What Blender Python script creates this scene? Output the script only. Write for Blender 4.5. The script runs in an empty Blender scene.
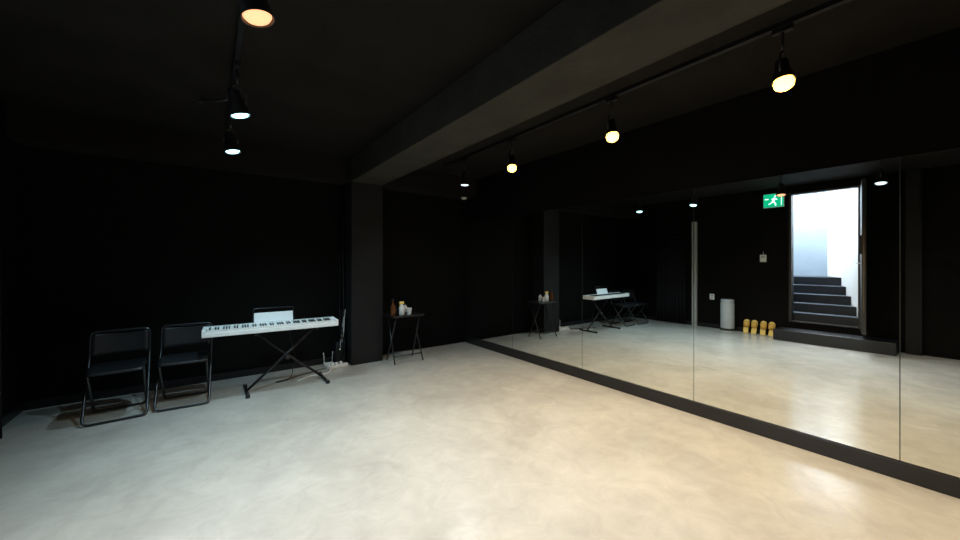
import bpy, bmesh, math, random
from mathutils import Vector, Matrix, Euler
random.seed(3)
sc = bpy.context.scene
COL = sc.collection
try:
    sc.view_settings.view_transform = 'Standard'
    sc.view_settings.look = 'None'
except Exception:
    pass

# ------------------------------------------------------------ materials
def mat(name, col, rough=0.5, metal=0.0, spec=0.5, emit=None, estr=0.0, noise=0.0, nscale=8.0, bump=0.0, bscale=40.0):
    m = bpy.data.materials.new(name); m.use_nodes = True
    nt = m.node_tree; b = nt.nodes['Principled BSDF']
    b.inputs['Base Color'].default_value = (*col, 1)
    b.inputs['Roughness'].default_value = rough
    b.inputs['Metallic'].default_value = metal
    b.inputs['Specular IOR Level'].default_value = spec
    if emit:
        b.inputs['Emission Color'].default_value = (*emit, 1)
        b.inputs['Emission Strength'].default_value = estr
    tc = nt.nodes.new('ShaderNodeTexCoord')
    if noise > 0:
        n = nt.nodes.new('ShaderNodeTexNoise'); n.inputs['Scale'].default_value = nscale; n.inputs['Detail'].default_value = 6
        nt.links.new(tc.outputs['Object'], n.inputs['Vector'])
        r = nt.nodes.new('ShaderNodeMapRange')
        r.inputs['From Min'].default_value = 0.3; r.inputs['From Max'].default_value = 0.7
        r.inputs['To Min'].default_value = 1 - noise; r.inputs['To Max'].default_value = 1 + noise
        nt.links.new(n.outputs['Fac'], r.inputs['Value'])
        mx = nt.nodes.new('ShaderNodeVectorMath'); mx.operation = 'SCALE'
        mx.inputs[0].default_value = col
        nt.links.new(r.outputs['Result'], mx.inputs['Scale'])
        nt.links.new(mx.outputs['Vector'], b.inputs['Base Color'])
    if bump > 0:
        n2 = nt.nodes.new('ShaderNodeTexNoise'); n2.inputs['Scale'].default_value = bscale; n2.inputs['Detail'].default_value = 4
        nt.links.new(tc.outputs['Object'], n2.inputs['Vector'])
        bp = nt.nodes.new('ShaderNodeBump'); bp.inputs['Strength'].default_value = bump; bp.inputs['Distance'].default_value = 0.01
        nt.links.new(n2.outputs['Fac'], bp.inputs['Height'])
        nt.links.new(bp.outputs['Normal'], b.inputs['Normal'])
    return m

M_wall = mat('black_wall_paint', (0.0034, 0.0029, 0.0029), 0.8, spec=0.12, noise=0.3, nscale=1.6, bump=0.25, bscale=60)
M_ceil = mat('charcoal_ceiling_paint', (0.0115, 0.0105, 0.0095), 0.85, spec=0.12, noise=0.25, nscale=2.5, bump=0.4, bscale=35)
M_beam = mat('charcoal_beam_paint', (0.034, 0.033, 0.027), 0.8, spec=0.2, noise=0.25, nscale=3.5, bump=0.5, bscale=25)
M_column = mat('column_paint', (0.009, 0.009, 0.0095), 0.7, spec=0.3, noise=0.25, nscale=3, bump=0.3)
M_black = mat('black_metal', (0.010, 0.010, 0.012), 0.35, metal=0.0, spec=0.5)
M_steel = mat('dark_steel_tube', (0.05, 0.055, 0.06), 0.3, metal=0.8)
M_plast = mat('black_plastic', (0.009, 0.010, 0.013), 0.45, noise=0.1, nscale=20)
M_white = mat('white_plastic', (0.82, 0.84, 0.84), 0.35)
M_key = mat('white_keys', (0.85, 0.85, 0.83), 0.25)
M_bkey = mat('black_keys', (0.01, 0.01, 0.01), 0.3)
M_paper = mat('paper', (0.85, 0.87, 0.88), 0.8)
M_alu = mat('brushed_aluminium', (0.6, 0.61, 0.6), 0.4, metal=0.6)
M_grey = mat('light_grey_plastic', (0.44, 0.47, 0.50), 0.45)
M_brown = mat('amber_glass', (0.12, 0.04, 0.012), 0.15)
M_yellow = mat('yellow_rubber', (0.85, 0.60, 0.16), 0.55)
M_ystrap = mat('yellow_strap', (0.65, 0.38, 0.07), 0.6)
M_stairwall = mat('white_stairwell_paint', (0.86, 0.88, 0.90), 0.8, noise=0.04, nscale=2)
M_stairend = mat('shaded_blue_stairwell_paint', (0.29, 0.36, 0.44), 0.8, noise=0.05, nscale=2)  # slightly blue paint, darkened so the end wall's shade sits in the colour
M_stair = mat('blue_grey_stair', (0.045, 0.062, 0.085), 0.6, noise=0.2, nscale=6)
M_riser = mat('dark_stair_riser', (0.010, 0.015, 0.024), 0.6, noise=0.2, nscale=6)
M_curtain = mat('black_cloth', (0.010, 0.010, 0.013), 0.9, spec=0.2)
M_green = mat('exit_green', (0.0, 0.35, 0.18), 0.4, emit=(0.0, 0.55, 0.28), estr=1.0)
M_exitw = mat('exit_white', (0.9, 1, 0.95), 0.4, emit=(0.8, 1.0, 0.9), estr=1.5)
M_doorp = mat('door_paint', (0.02, 0.019, 0.018), 0.45)
M_brass = mat('old_brass', (0.16, 0.12, 0.07), 0.5, metal=0.7)
M_mirror = mat('mirror_silver', (0.84, 0.87, 0.84), 0.0, metal=1.0)
M_medge = mat('mirror_edge', (0.03, 0.04, 0.04), 0.3)
M_warm = mat('warm_bulb', (1, .9, .7), 0.4, emit=(1.0, 0.54, 0.09), estr=8)
M_orange = mat('orange_bulb', (1, .6, .4), 0.4, emit=(1.0, 0.42, 0.20), estr=1.5)
M_cool = mat('cool_bulb', (0.9, .95, 1), 0.4, emit=(0.40, 0.85, 1.0), estr=6)
M_dim = mat('dim_white_bulb', (0.9, .95, 1), 0.4, emit=(0.70, 0.90, 1.0), estr=1.6)

# floor
def floor_mat():
    m = bpy.data.materials.new('polished_concrete'); m.use_nodes = True
    nt = m.node_tree; b = nt.nodes['Principled BSDF']; L = nt.links
    tc = nt.nodes.new('ShaderNodeTexCoord')
    def noise(s, d=8, rg=0.6, dist=0.0):
        n = nt.nodes.new('ShaderNodeTexNoise'); n.inputs['Scale'].default_value = s; n.inputs['Detail'].default_value = d
        n.inputs['Roughness'].default_value = rg; n.inputs['Distortion'].default_value = dist
        L.new(tc.outputs['Object'], n.inputs['Vector']); return n
    n1 = noise(1.1, 8, 0.6, 0.5)
    cr = nt.nodes.new('ShaderNodeValToRGB')
    cr.color_ramp.elements[0].position = 0.30; cr.color_ramp.elements[0].color = (0.40, 0.39, 0.355, 1)
    cr.color_ramp.elements[1].position = 0.70; cr.color_ramp.elements[1].color = (0.54, 0.53, 0.49, 1)
    L.new(n1.outputs['Fac'], cr.inputs['Fac'])
    n2 = noise(5.5, 10, 0.7, 0.8)
    r2 = nt.nodes.new('ShaderNodeMapRange'); r2.inputs['From Min'].default_value = .3; r2.inputs['From Max'].default_value = .7
    r2.inputs['To Min'].default_value = .87; r2.inputs['To Max'].default_value = 1.07
    L.new(n2.outputs['Fac'], r2.inputs['Value'])
    sc_ = nt.nodes.new('ShaderNodeVectorMath'); sc_.operation = 'SCALE'
    L.new(cr.outputs['Color'], sc_.inputs[0]); L.new(r2.outputs['Result'], sc_.inputs['Scale'])
    L.new(sc_.outputs['Vector'], b.inputs['Base Color'])
    n3 = noise(3.2, 6, 0.6, 0.5)
    r3 = nt.nodes.new('ShaderNodeMapRange'); r3.inputs['From Min'].default_value = .3; r3.inputs['From Max'].default_value = .7
    r3.inputs['To Min'].default_value = .13; r3.inputs['To Max'].default_value = .22
    L.new(n3.outputs['Fac'], r3.inputs['Value']); L.new(r3.outputs['Result'], b.inputs['Roughness'])
    bp = nt.nodes.new('ShaderNodeBump'); bp.inputs['Strength'].default_value = .08; bp.inputs['Distance'].default_value = .02
    L.new(n2.outputs['Fac'], bp.inputs['Height']); L.new(bp.outputs['Normal'], b.inputs['Normal'])
    b.inputs['Specular IOR Level'].default_value = .6
    return m
M_floor = floor_mat()

# ------------------------------------------------------------ mesh helpers
def finish(name, bm, m, parent=None, smooth=False, loc=None, rot=None):
    me = bpy.data.meshes.new(name); bmesh.ops.recalc_face_normals(bm, faces=bm.faces[:]); bm.to_mesh(me); bm.free()
    for mm in (m if isinstance(m, list) else [m]): me.materials.append(mm)
    if smooth:
        for p in me.polygons: p.use_smooth = True
    o = bpy.data.objects.new(name, me); COL.objects.link(o)
    if parent: o.parent = parent
    if loc: o.location = loc
    if rot: o.rotation_euler = rot
    return o

def add_box(bm, lo, hi, bev=0.0, mi=0):
    lo = Vector(lo); hi = Vector(hi)
    r = bmesh.ops.create_cube(bm, size=1.0)
    vs = r['verts']
    for v in vs:
        v.co = Vector(((lo[i] + hi[i]) / 2 + v.co[i] * (hi[i] - lo[i])) for i in range(3))
    fs = set(f for v in vs for f in v.link_faces)
    for f in fs: f.material_index = mi
    if bev > 0:
        es = list(set(e for v in vs for e in v.link_edges))
        bmesh.ops.bevel(bm, geom=es, offset=bev, segments=2, affect='EDGES', profile=0.5)

def add_prism(bm, poly, z0, z1, mside=0, mtop=0):
    A = [bm.verts.new((p[0], p[1], z0)) for p in poly]
    B = [bm.verts.new((p[0], p[1], z1)) for p in poly]
    bm.faces.new(A[::-1]); f = bm.faces.new(B); f.material_index = mtop
    for i in range(len(poly)):
        j = (i + 1) % len(poly)
        f = bm.faces.new((A[i], A[j], B[j], B[i])); f.material_index = mside

def box(name, lo, hi, m, parent=None, bev=0.0, **k):
    bm = bmesh.new(); add_box(bm, lo, hi, bev); return finish(name, bm, m, parent, **k)

def boxes(name, lst, m, parent=None, bev=0.0, **k):
    bm = bmesh.new()
    for lo, hi in lst: add_box(bm, lo, hi, bev)
    return finish(name, bm, m, parent, **k)

def roundpath(pts, r, n=5, closed=False):
    pts = [Vector(p) for p in pts]; out = []
    N = len(pts)
    for i, p in enumerate(pts):
        if not closed and i in (0, N - 1): out.append(p); continue
        a = pts[(i - 1) % N]; c = pts[(i + 1) % N]
        d1 = (a - p); d2 = (c - p)
        rr = min(r, d1.length * .45, d2.length * .45)
        s = p + d1.normalized() * rr; e = p + d2.normalized() * rr
        for k in range(n + 1):
            t = k / n
            out.append(s * (1 - t) ** 2 + p * 2 * t * (1 - t) + e * t * t)
    return out

def add_tube(bm, pts, r, seg=10, closed=False):
    pts = [Vector(p) for p in pts]; N = len(pts)
    rings = []; up = None
    for i, p in enumerate(pts):
        if closed: t = pts[(i + 1) % N] - pts[(i - 1) % N]
        elif i == 0: t = pts[1] - p
        elif i == N - 1: t = p - pts[i - 1]
        else: t = pts[i + 1] - pts[i - 1]
        t.normalize()
        if up is None:
            up = Vector((0, 0, 1)) if abs(t.z) < .9 else Vector((1, 0, 0))
        u = up - t * up.dot(t)
        if u.length < 1e-5: u = Vector((0, 1, 0)) - t * t.y
        u.normalize(); up = u; w = t.cross(u)
        rings.append([bm.verts.new(p + u * r * math.cos(a) + w * r * math.sin(a)) for a in [2 * math.pi * k / seg for k in range(seg)]])
    rng = range(N) if closed else range(N - 1)
    for i in rng:
        A = rings[i]; B = rings[(i + 1) % N]
        for k in range(seg):
            bm.faces.new((A[k], A[(k + 1) % seg], B[(k + 1) % seg], B[k]))
    if not closed:
        bm.faces.new(rings[0][::-1]); bm.faces.new(rings[-1])

def tube(name, pts, r, m, parent=None, rnd=0.0, closed=False, seg=10, **k):
    if rnd > 0: pts = roundpath(pts, rnd, closed=closed)
    bm = bmesh.new(); add_tube(bm, pts, r, seg, closed); return finish(name, bm, m, parent, smooth=True, **k)

def lathe(name, prof, m, parent=None, seg=28, **k):
    bm = bmesh.new(); rings = []
    for r, z in prof:
        if r < 1e-6: rings.append([bm.verts.new((0, 0, z))])
        else: rings.append([bm.verts.new((r * math.cos(2 * math.pi * i / seg), r * math.sin(2 * math.pi * i / seg), z)) for i in range(seg)])
    for A, B in zip(rings, rings[1:]):
        if len(A) == 1 and len(B) == 1: continue
        for i in range(seg):
            j = (i + 1) % seg
            if len(A) == 1: bm.faces.new((A[0], B[j], B[i]))
            elif len(B) == 1: bm.faces.new((A[i], A[j], B[0]))
            else: bm.faces.new((A[i], A[j], B[j], B[i]))
    o = finish(name, bm, m, parent, smooth=True, **k)
    md = o.modifiers.new('es', 'EDGE_SPLIT'); md.split_angle = math.radians(40)
    return o

def empty(name, loc=(0, 0, 0), rot=(0, 0, 0)):
    e = bpy.data.objects.new(name, None); e.location = loc; e.rotation_euler = rot
    e.empty_display_size = .1; COL.objects.link(e); return e

# ------------------------------------------------------------ room dims (X = towards mirror, Y = towards far wall)
XL, XR = -1.45, 3.587
YF, YB = -2.5, 5.32
H = 2.80
T = 0.12
box('floor', (XL - T, YF - T, -0.12), (XR + T, YB + T, 0), M_floor)
box('ceiling', (XL - T, YF - T, H), (XR + T, YB + T, H + .12), M_ceil)
box('wall_back', (XL - T, YB, 0), (XR + T, YB + T, H), M_wall)
box('wall_front', (XL - T, YF - T, 0), (XR + T, YF, H), M_wall)
box('wall_right', (XR, YF, 0), (XR + T, YB, H), M_wall)
D0, D1, DZ0, DZ1 = 1.14, 2.07, 0.30, 2.67
boxes('wall_left', [((XL - T, YF, 0), (XL, D0, H)), ((XL - T, D1, 0), (XL, YB, H)),
                    ((XL - T, D0, 0), (XL, D1, DZ0)), ((XL - T, D0, DZ1), (XL, D1, H))], M_wall)
box('column_left', (XL, 0.50, 0), (XL + .07, 0.66, H), M_column)
box('column', (1.51, 5.0, 0), (1.95, YB, 2.49), M_column, bev=0.006)
box('ceiling_beam', (1.51, YF, 2.49), (1.95, YB, H), M_beam, bev=0.006)
boxes('ceiling_beam_rear', [((XL, 5.0, 2.49), (1.505, YB, H)), ((1.955, 5.0, 2.49), (XR, YB, H))], M_ceil)
box('baseboard_back', (XL, YB - .012, 0), (1.505, YB, .08), M_black)
box('baseboard_left', (XL, D1 + .35, 0), (XL + .012, YB - .02, .08), M_black)
box('baseboard_right', (XR - .03, YF, 0), (XR, YB - .001, 0.115), M_black, bev=.003)

# mirror
mir = empty('wall_mirror', (0, 0, 0))
edges = [5.31, 4.07, 2.81, 1.55, 0.30, -0.95, -2.2]
for i in range(6):
    a, b = edges[i + 1] + .0025, edges[i] - .0025
    box('panel_%d' % (i + 1), (XR - .012, a, 0.12), (XR - .006, b, 2.075), M_mirror, mir)
box('backing', (XR - .006, edges[-1], 0.12), (XR, edges[0], 2.08), M_medge, mir)

# ------------------------------------------------------------ stairwell behind the door
SX = -3.45                      # end wall
XO = XL - T                     # outer face of the left wall
obl = lambda x: D0 + (XO - x) * (1.91 - D0) / (XO - SX)   # oblique side wall line
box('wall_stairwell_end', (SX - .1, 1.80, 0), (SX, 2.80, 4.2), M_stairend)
bm = bmesh.new(); add_prism(bm, [(XO - .002, D0), (SX, obl(SX)), (SX, obl(SX) - .1), (XO - .002, D0 - .1)], 0, 4.2)
finish('wall_stairwell_oblique', bm, M_stairwall)
box('wall_stairwell_side', (SX, 2.70, 0), (XO - .002, 2.80, 4.2), M_stairwall)
box('wall_stairwell_upper', (XO + .002, D0 - .1, H + .122), (XO + .08, 2.80, 4.2), M_stairwall)
box('ceiling_stairwell', (SX - .1, D0 - .1, 4.2), (XO + .08, 2.80, 4.3), M_stairwall)
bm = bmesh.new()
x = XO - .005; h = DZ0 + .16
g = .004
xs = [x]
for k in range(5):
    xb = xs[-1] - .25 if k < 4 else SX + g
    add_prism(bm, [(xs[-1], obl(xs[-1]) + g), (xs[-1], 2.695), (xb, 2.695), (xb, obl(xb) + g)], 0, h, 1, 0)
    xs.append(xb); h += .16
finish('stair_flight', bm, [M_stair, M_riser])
box('stair_step', (XL + .001, 0.72, 0), (XL + .42, 2.20, .19), M_plast, bev=.008)

# door frame + leaf
dr = empty('door_1', (XL, D0, DZ0))
boxes('frame', [((-T, 0.0, 0), (0.02, .035, DZ1 - DZ0)), ((-T, D1 - D0 - .035, 0), (.02, D1 - D0, DZ1 - DZ0)),
                ((-T, .035, DZ1 - DZ0 - .035), (.02, D1 - D0 - .035, DZ1 - DZ0)), ((-T, .035, 0), (.02, D1 - D0 - .035, .02))], M_doorp, dr)
leaf = empty('leaf', (0.025, 0.012, 0.0), (0, 0, math.radians(-9))); leaf.parent = dr
box('slab', (0, -.045, .02), (.84, 0, DZ1 - DZ0 - .04), M_doorp, leaf, bev=.004)
box('lock_case', (.72, 0, 1.22), (.80, .035, 1.50), M_plast, leaf, bev=.006)
tube('handle', [(.76, 0.0, 1.08), (.76, .05, 1.08), (.64, .05, 1.08)], .010, M_alu, leaf, rnd=.02)
tube('chain', [(.845, -.02, 1.75), (.85, -.02, 1.2), (.845, -.02, .35)], .006, M_brass, leaf)
box('edge_plate', (.838, -.03, .9), (.843, -.012, 1.6), M_brass, leaf)

# ------------------------------------------------------------ items on the left wall (seen in the mirror)
sg = empty('exit_sign', (XL, 2.295, 2.565))
box('housing', (0, -.16, -.13), (.035, .16, .13), M_white, sg, bev=.004)
box('face', (.035, -.152, -.122), (.038, .152, .122), M_green, sg)
def sbar(bm, a, b, w):
    a = Vector((0, *a)); b = Vector((0, *b)); d = (b - a).normalized(); n = Vector((0, -d.z, d.y)) * w / 2
    vs = [bm.verts.new(q + Vector((xx, 0, 0))) for xx in (.038, .040) for q in (a + n, b + n, b - n, a - n)]
    bm.faces.new(vs[:4]); bm.faces.new(vs[4:])
    for i in range(4): bm.faces.new((vs[i], vs[(i + 1) % 4], vs[4 + (i + 1) % 4], vs[4 + i]))
bm = bmesh.new()
for a, b, w in [((-.02, .045), (.005, -.02), .035), ((.005, -.02), (-.03, -.055), .02), ((-.03, -.055), (-.035, -.1), .02),
                ((.005, -.02), (.04, -.05), .02), ((.04, -.05), (.075, -.07), .018), ((-.02, .04), (-.06, .01), .016),
                ((-.015, .04), (.03, .02), .016), ((-.045, .08), (-.015, .08), .03),
                ((-.12, -.1), (-.12, .1), .012), ((-.12, .1), (-.075, .1), .012), ((.075, .03), (.13, .03), .02)]:
    sbar(bm, a, b, w)
finish('running_figure', bm, M_exitw, sg)

pn = empty('wall_control_panel', (XL, 2.46, 1.47))
box('case', (0, -.05, -.07), (.03, .05, .07), M_white, pn, bev=.006)
box('display', (.03, -.03, .01), (.032, .03, .05), M_grey, pn)
tube('cable', [(.01, 0, .07), (.012, .0, .13)], .004, M_white, pn)
ol = empty('wall_outlet', (XL, 3.36, .66))
box('plate', (0, -.045, -.06), (.01, .045, .06), M_white, ol, bev=.003)
boxes('sockets', [((.01, -.02, .01), (.013, .02, .04)), ((.01, -.02, -.04), (.013, .02, -.01))], M_grey, ol)
tp = empty('door_frame_post', (XL, 3.70, 0))
boxes('post', [((0, -.05, 0), (.05, .05, 2.28)), ((0.05, -.012, 0), (.06, .012, 2.28))], M_alu, tp, bev=.002)
box('cap', (0, -.055, 2.28), (.065, .055, 2.30), M_plast, tp)

# curtain
cu = empty('black_curtain', (XL + .075, 4.20, 0))
bm = bmesh.new(); cols = []
for i in range(61):
    y = -.32 + .64 * i / 60
    xw = .03 * math.sin(i * .9) + .01 * math.sin(i * 2.3)
    cols.append([bm.verts.new((xw * (1 + .2 * (1 - z / 1.9)) + .0, y * (1 + .05 * (1 - z / 1.9)), z)) for z in (.02, .6, 1.2, 1.95)])
for A, B in zip(cols, cols[1:]):
    for k in range(3): bm.faces.new((A[k], B[k], B[k + 1], A[k + 1]))
o = finish('cloth', bm, M_curtain, cu, smooth=True)
md = o.modifiers.new('s', 'SOLIDIFY'); md.thickness = .004
tube('rod', [(-.075, -.36, 1.97), (0, -.36, 1.97), (0, .36, 1.97), (-.075, .36, 1.97)], .010, M_steel, cu, rnd=.02)

# air purifier
pu = empty('air_purifier', (XL + .15, 3.02, 0))
lathe('body', [(0, 0), (.115, 0), (.12, .01), (.12, .56), (.112, .575), (.112, .59), (.118, .595), (.115, .63), (.10, .645), (.05, .648), (0, .648)], M_grey, pu)
lathe('base_ring', [(.1205, .02), (.1225, .022), (.1225, .06), (.1205, .062)], M_plast, pu)
lathe('top_ring', [(.05, .648), (.055, .653), (.085, .653), (.09, .648)], M_plast, pu)

# slippers
def slipper(y, name='slipper', mirror=1):
    e = empty(name, (XL + .115, y, 0.0), (0, math.radians(-16), 0))
    prof = [(0, .034), (.02, .040), (.07, .040), (.12, .038), (.17, .045), (.21, .050), (.245, .044), (.265, .028), (.272, .0)]
    pts = [(y_, z) for z, y_ in prof] + [(-y_, z) for z, y_ in prof[::-1][1:]]
    bm = bmesh.new()
    A = [bm.verts.new((0, p[0] + mirror * .006 * math.sin(p[1] * 12), p[1])) for p in pts]
    B = [bm.verts.new((.022, p[0] + mirror * .006 * math.sin(p[1] * 12), p[1])) for p in pts]
    bm.faces.new(A); bm.faces.new(B[::-1])
    for i in range(len(pts)):
        j = (i + 1) % len(pts); bm.faces.new((A[i], A[j], B[j], B[i]))
    finish('sole', bm, M_yellow, e)
    bm = bmesh.new(); R = []
    for z, w, hgt in ((.12, .046, .045), (.16, .050, .052), (.21, .052, .042), (.235, .048, .03)):
        R.append([bm.verts.new((.012 + hgt * math.sin(math.pi * k / 10), w * math.cos(math.pi * k / 10), z)) for k in range(11)])
    for P, Q in zip(R, R[1:]):
        for k in range(10): bm.faces.new((P[k], P[k + 1], Q[k + 1], Q[k]))
    o = finish('strap', bm, M_ystrap, e, smooth=True)
    md = o.modifiers.new('s', 'SOLIDIFY'); md.thickness = .004
    return e
for i, y in enumerate((2.31, 2.435, 2.585, 2.71)):
    slipper(y, mirror=1 if i % 2 else -1)

# ------------------------------------------------------------ folding chairs
def chair(x, y, rz):
    e = empty('folding_chair', (x, y, 0), (0, 0, rz))
    w = .205; r = .011
    tube('back_frame', [(-w, .20, .75), (-w, .16, .50), (-w, -.19, .012), (w, -.19, .012), (w, .16, .50), (w, .20, .75)], r, M_steel, e, rnd=.05, closed=True)
    w2 = .18
    tube('rear_legs', [(-w2, -.14, .435), (-w2, .19, .012), (w2, .19, .012), (w2, -.14, .435)], r, M_steel, e, rnd=.05)
    tube('seat_rails', [(-w2, -.16, .435), (-w2, .17, .43)], .009, M_steel, e)
    tube('seat_rail_right', [(w2, -.16, .435), (w2, .17, .43)], .009, M_steel, e)
    bm = bmesh.new(); n = 12; top = []
    for i in range(n + 1):
        row = []
        for j in range(n + 1):
            u = -1 + 2 * i / n; v = -1 + 2 * j / n
            cu_ = 1 - .06 * max(0, abs(v)) ** 4
            xx = u * .19 * cu_; yy = v * .19 * (1 - .05 * abs(u) ** 4)
            z = .458 - .014 * (1 - u * u) * (1 - v * v) - (.02 * max(0, -v - .7) / .3)
            row.append(bm.verts.new((xx, yy - .005, z)))
        top.append(row)
    for i in range(n):
        for j in range(n): bm.faces.new((top[i][j], top[i + 1][j], top[i + 1][j + 1], top[i][j + 1]))
    o = finish('seat', bm, M_plast, e, smooth=True)
    md = o.modifiers.new('s', 'SOLIDIFY'); md.thickness = .018; md.offset = -1
    bm = bmesh.new(); g = []
    for i in range(n + 1):
        row = []
        for j in range(7):
            u = -1 + 2 * i / n; v = j / 6
            z = .525 + .215 * v; yy = .166 + .034 * v + .03 * (1 - u * u)
            row.append(bm.verts.new((u * .198, yy, z)))
        g.append(row)
    for i in range(n):
        for j in range(6): bm.faces.new((g[i][j], g[i + 1][j], g[i + 1][j + 1], g[i][j + 1]))
    o = finish('backrest', bm, M_plast, e, smooth=True)
    md = o.modifiers.new('s', 'SOLIDIFY'); md.thickness = .014; md.offset = 0
    return e
chair(-.70, 4.66, math.radians(3))
chair(-.225, 4.69, math.radians(-3))

# ------------------------------------------------------------ keyboard on X stand
kb = empty('digital_piano', (.545, 4.42, .66), (0, 0, math.radians(-2)))
L2 = .635
box('body', (-L2, 0.0, 0), (L2, .27, .045), M_white, kb, bev=.006)
box('control_panel', (-L2, .165, .045), (L2, .27, .075), M_white, kb, bev=.006)
boxes('end_blocks', [((-L2, 0, .045), (-L2 + .035, .165, .072)), ((L2 - .035, 0, .045), (L2, .165, .072))], M_white, kb, bev=.004)
bm = bmesh.new(); kw = (2 * L2 - .08) / 52
for i in range(52):
    xa = -L2 + .04 + i * kw
    add_box(bm, (xa + .0006, .004, .045), (xa + kw - .0006, .163, .064))
finish('white_keys', bm, M_key, kb)
bm = bmesh.new()
for i in range(51):
    if (i % 7) in (0, 2, 3, 5, 6):
        xa = -L2 + .04 + (i + 1) * kw
        add_box(bm, (xa - .0065, .055, .064), (xa + .0065, .163, .078))
finish('black_keys', bm, M_bkey, kb)
bl = [((-.5 + .04 * i, .20, .075), (-.475 + .04 * i, .215, .078)) for i in range(6)] + [((.30 + .04 * i, .20, .075), (.325 + .04 * i, .215, .078)) for i in range(6)]
boxes('buttons', bl, M_grey, kb)
boxes('speaker_grilles', [((-.61, .235, .075), (-.40, .26, .0765)), ((.40, .235, .075), (.61, .26, .0765))], M_grey, kb)
tube('music_rest', [(-.2, .245, .07), (-.2, .285, .225), (.2, .285, .225), (.2, .245, .07)], .005, M_steel, kb, rnd=.03)
box('music_sheet', (-.19, -.001, 0), (.19, .001, .105), M_paper, kb, loc=(0, .240, .077), rot=(math.radians(-14), 0, 0))
sd = empty('keyboard_stand', (.66, 4.62, 0))
tube('leg_a', [(-.36, -.0, .03), (.30, -.0, .625)], .014, M_black, sd)
tube('leg_b', [(.40, .032, .03), (-.30, .032, .625)], .014, M_black, sd)
tube('foot_a', [(-.37, -.18, .016), (-.37, .2, .016)], .016, M_black, sd)
tube('foot_b', [(.41, -.18, .016), (.41, .2, .016)], .016, M_black, sd)
tube('rest_a', [(-.30, -.17, .643), (-.30, .12, .643)], .016, M_black, sd)
tube('rest_b', [(.30, -.17, .643), (.30, .12, .643)], .016, M_black, sd)
lathe('pivot_knob', [(0, 0), (.03, 0), (.03, .02), (.02, .03), (0, .03)], M_black, sd, loc=(.02, -.014, .335), rot=(math.radians(90), 0, 0))
boxes('foot_caps', [((-.39, -.20, 0), (-.35, -.17, .035)), ((-.39, .19, 0), (-.35, .22, .035)), ((.39, -.20, 0), (.43, -.17, .035)), ((.39, .19, 0), (.43, .22, .035))], M_plast, sd, bev=.004)

# ------------------------------------------------------------ side table & bottles
tb = empty('folding_side_table', (2.19, 4.81, 0))
box('top', (-.235, -.17, .64), (.235, .17, .665), M_black, tb, bev=.006)
for s in (-1, 1):
    tube('leg_front_%d' % (s + 2), [(s * .19, .13, .642), (s * .21, -.165, .012)], .010, M_steel, tb)
    tube('leg_rear_%d' % (s + 2), [(s * .175, -.13, .642), (s * .195, .155, .012)], .010, M_steel, tb)
tube('crossbar_front', [(-.205, -.12, .11), (.205, -.12, .11)], .008, M_steel, tb)
tube('crossbar_rear', [(-.19, .115, .11), (.19, .115, .11)], .008, M_steel, tb)
TZ = .665
b1 = empty('amber_bottle', (2.00, 4.76, TZ))
lathe('glass', [(0, 0), (.032, 0), (.035, .005), (.035, .12), (.014, .155), (.013, .20), (.0, .20)], M_brown, b1)
lathe('cap', [(.016, .195), (.016, .22), (0, .22)], M_black, b1)
b2 = empty('spray_bottle', (2.13, 4.76, TZ))
lathe('bottle', [(0, 0), (.036, 0), (.04, .006), (.038, .10), (.018, .135), (.016, .15), (0, .15)], M_white, b2)
box('trigger_head', (-.035, -.014, .15), (.03, .014, .185), M_yellow, b2, bev=.004)
box('trigger', (-.03, -.006, .11), (-.02, .006, .152), M_yellow, b2, bev=.002)
b3 = empty('lotion_bottle', (2.215, 4.84, TZ))
lathe('bottle', [(0, 0), (.03, 0), (.032, .005), (.032, .09), (.02, .105), (.02, .12), (0, .12)], M_white, b3)
b4 = empty('paper_cup', (2.235, 4.74, TZ))
lathe('cup', [(0, 0), (.025, 0), (.034, .085), (.036, .088), (.032, .087), (.024, .004), (0, .004)], M_white, b4)
b5 = empty('brown_jar', (2.07, 4.88, TZ))
lathe('jar', [(0, 0), (.03, 0), (.032, .01), (.032, .07), (.028, .075), (.028, .095), (0, .095)], M_brown, b5)

# ------------------------------------------------------------ cables by column
cb = empty('cable_bundle', (0, 0, 0))
tube('riser', [(1.475, 5.27, 2.46), (1.475, 5.27, 1.2), (1.48, 5.24, .6), (1.46, 5.15, .25), (1.44, 5.1, .01)], .010, M_plast, cb, rnd=.1)
tube('riser_grey', [(1.44, 5.30, 2.46), (1.44, 5.30, .9), (1.43, 5.28, .3)], .006, M_steel, cb, rnd=.1)
for i in range(6):
    q = [(1.42 + random.uniform(-.05, .05), 5.16 + random.uniform(-.08, .05), .75 - .16 * k) for k in range(5)]
    tube('loop_%d' % i, q, .005, [M_plast, M_white, M_black, M_steel, M_grey, M_steel][i], cb, rnd=.06)
tube('floor_lead', [(.80, 4.72, .006), (.98, 4.85, .006), (1.15, 4.80, .006), (1.28, 5.0, .006), (1.40, 5.1, .006)], .005, M_white, cb, rnd=.08)
tube('piano_lead', [(.70, 4.70, .64), (.78, 4.74, .3), (.74, 4.76, .02), (.55, 4.80, .006), (.80, 4.90, .006), (1.2, 5.08, .006)], .004, M_plast, cb, rnd=.08)
ps = empty('power_strip', (1.34, 5.02, 0), (0, 0, math.radians(12)))
box('body', (-.13, -.028, 0), (.13, .028, .04), M_white, ps, bev=.006)
boxes('plugs', [((-.10 + .06 * i, -.018, .04), (-.065 + .06 * i, .018, .075)) for i in range(3)], M_white, ps, bev=.004)
rt = empty('wifi_router', (1.27, 5.20, 0))
box('body', (-.06, -.05, 0), (.06, .05, .035), M_white, rt, bev=.006)
tube('antenna_1', [(-.05, .04, .03), (-.06, .045, .17)], .005, M_white, rt)
tube('antenna_2', [(.05, .04, .03), (.06, .045, .17)], .005, M_white, rt)
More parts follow.
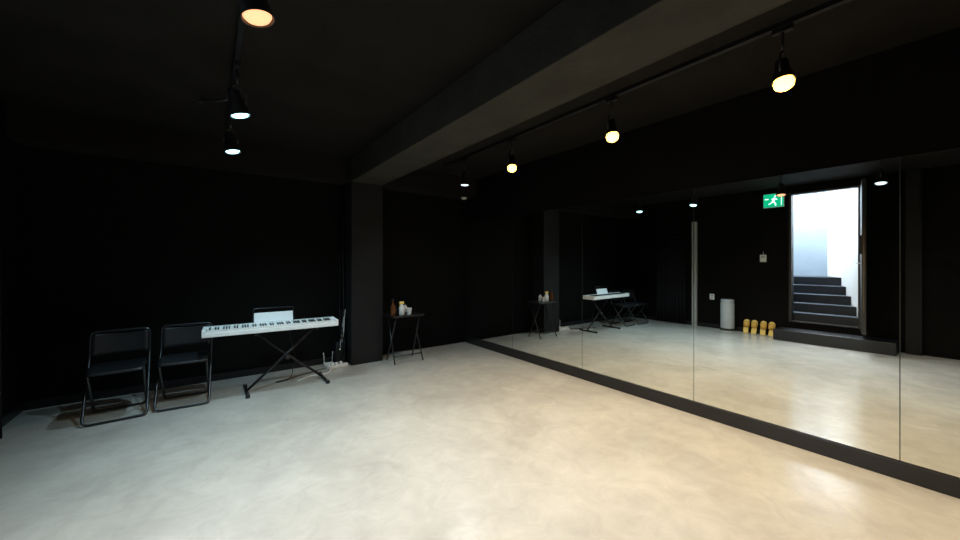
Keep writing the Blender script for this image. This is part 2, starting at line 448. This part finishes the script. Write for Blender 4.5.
ad = empty('small_mixer', (1.40, 5.22, .0))
box('body', (-.045, -.05, 0), (.06, .06, .30), M_plast, ad, bev=.006)
boxes('leds', [((-.02, -.052, .20), (-.012, -.05, .208)), ((.0, -.052, .20), (.008, -.05, .208))], M_exitw, ad)

# detector
sdct = empty('smoke_detector', (3.42, 5.13, 2.49), (math.pi, 0, 0))
lathe('housing', [(0, 0), (.05, 0), (.052, .012), (.04, .03), (.015, .04), (0, .04)], M_white, sdct)

# ------------------------------------------------------------ track lights
def rail(x, y0, y1):
    e = empty('ceiling_track', (x, 0, H))
    box('rail', (-.018, y0, -.03), (.018, y1, 0), M_black, e, bev=.003)
    boxes('end_caps', [((-.02, y0 - .02, -.032), (.02, y0, 0)), ((-.02, y1, -.032), (.02, y1 + .02, 0))], M_plast, e)
rail(.135, -1.6, 4.6); rail(2.69, -1.6, 4.5)

def lamp(x, y, bulbm, color, power, tilt=(0, 0), spread=150, flat=False, arm=False):
    zb = 2.40
    e = empty('track_spotlight', (x, y, H - .03))
    dz = zb - (H - .03)
    box('adapter', (-.017, -.05, -.03), (.017, .05, 0), M_black, e, bev=.003)
    tube('stem', [(0, 0, -.03), (0, 0, dz + .235)], .007, M_black, e)
    tube('yoke', [(-.052, 0, dz + .10), (-.052, 0, dz + .20), (0, 0, dz + .235), (.052, 0, dz + .20), (.052, 0, dz + .10)], .006, M_black, e, rnd=.03)
    if arm:
        tube('side_arm', [(0, 0, dz + .14), (-.10, .07, dz + .115), (-.20, .14, dz + .125)], .008, M_steel, e, rnd=.03)
        lathe('arm_knob', [(0, -.02), (.016, -.018), (.018, .0), (.016, .018), (0, .02)], M_steel, e, loc=(-.205, .143, dz + .125))
    h = empty('head', (0, 0, dz + .10), (math.radians(tilt[0]), math.radians(tilt[1]), 0)); h.parent = e
    if flat:
        lathe('shade', [(0, .09), (.028, .09), (.036, .082), (.040, .03), (.056, -.02), (.064, -.085), (.061, -.085), (.052, -.02), (.03, .03), (0, .03)], M_black, h)
        lathe('bulb', [(.022, .02), (.050, -.050), (.055, -.074), (.046, -.086), (.024, -.092), (0, -.094)], bulbm, h)
    else:
        lathe('shade', [(0, .09), (.028, .09), (.034, .082), (.036, .03), (.050, -.01), (.056, -.055), (.053, -.055), (.047, -.01), (.03, .03), (0, .03)], M_black, h)
        lathe('bulb', [(.022, .02), (.044, -.040), (.050, -.062), (.046, -.085), (.030, -.100), (.014, -.107), (0, -.108)], bulbm, h)
    ld = bpy.data.lights.new('spot', 'SPOT'); ld.energy = power; ld.color = color
    ld.spot_size = math.radians(spread); ld.spot_blend = 1.0; ld.shadow_soft_size = .03
    lo = bpy.data.objects.new('spot', ld); COL.objects.link(lo); lo.parent = h; lo.location = (0, 0, -.142)
    return e
COOLC = (.58, .87, 1.0); WARMC = (1.0, .75, .46); MIDC = (.96, .96, .96)
lamp(.135, 1.787, M_orange, MIDC, 150, (-4, -12), 135, flat=True)
lamp(.135, 3.042, M_cool, COOLC, 118, (0, -14), 135, flat=True, arm=True)
lamp(.135, 4.083, M_cool, COOLC, 66, (-6, -10), 130, flat=True)
lamp(.135, 0.75, M_dim, MIDC, 115, (0, -14), 120, flat=True)
lamp(.135, -0.75, M_dim, COOLC, 30)
lamp(2.69, .677, M_warm, WARMC, 120, (-8, 14))
lamp(2.69, 1.811, M_warm, WARMC, 130, (-14, 14))
lamp(2.69, 3.075, M_warm, WARMC, 130, (-18, 14))
lamp(2.69, 4.016, M_dim, MIDC, 24, (0, 0), flat=True)
lamp(2.69, -.55, M_warm, WARMC, 55)

# added unseen light to brighten the stairwell; its ceiling housing is invented
fx = empty('added_stairwell_light', (-2.55, 2.2, 4.2))
box('housing', (-.4, -.3, -.05), (.4, .3, 0), M_white, fx, bev=.005)
la = bpy.data.lights.new('panel', 'AREA'); la.shape = 'RECTANGLE'; la.size = .75; la.size_y = .55; la.energy = 185; la.color = (.90, .95, 1.0)
lo = bpy.data.objects.new('panel', la); COL.objects.link(lo); lo.parent = fx; lo.location = (0, 0, -.06)

# world
w = bpy.data.worlds.new('World'); sc.world = w; w.use_nodes = True
w.node_tree.nodes['Background'].inputs[0].default_value = (.02, .025, .03, 1)
w.node_tree.nodes['Background'].inputs[1].default_value = .3

# camera
cd = bpy.data.cameras.new('camera'); cam = bpy.data.objects.new('camera', cd); COL.objects.link(cam)
cd.sensor_width = 36; cd.lens = 365 / 960 * 36; cd.shift_y = -8 / 960
cam.location = (0, 0, 1.4); cam.rotation_euler = (math.radians(90), 0, math.radians(-36.2))
cd.clip_start = .02
sc.camera = cam
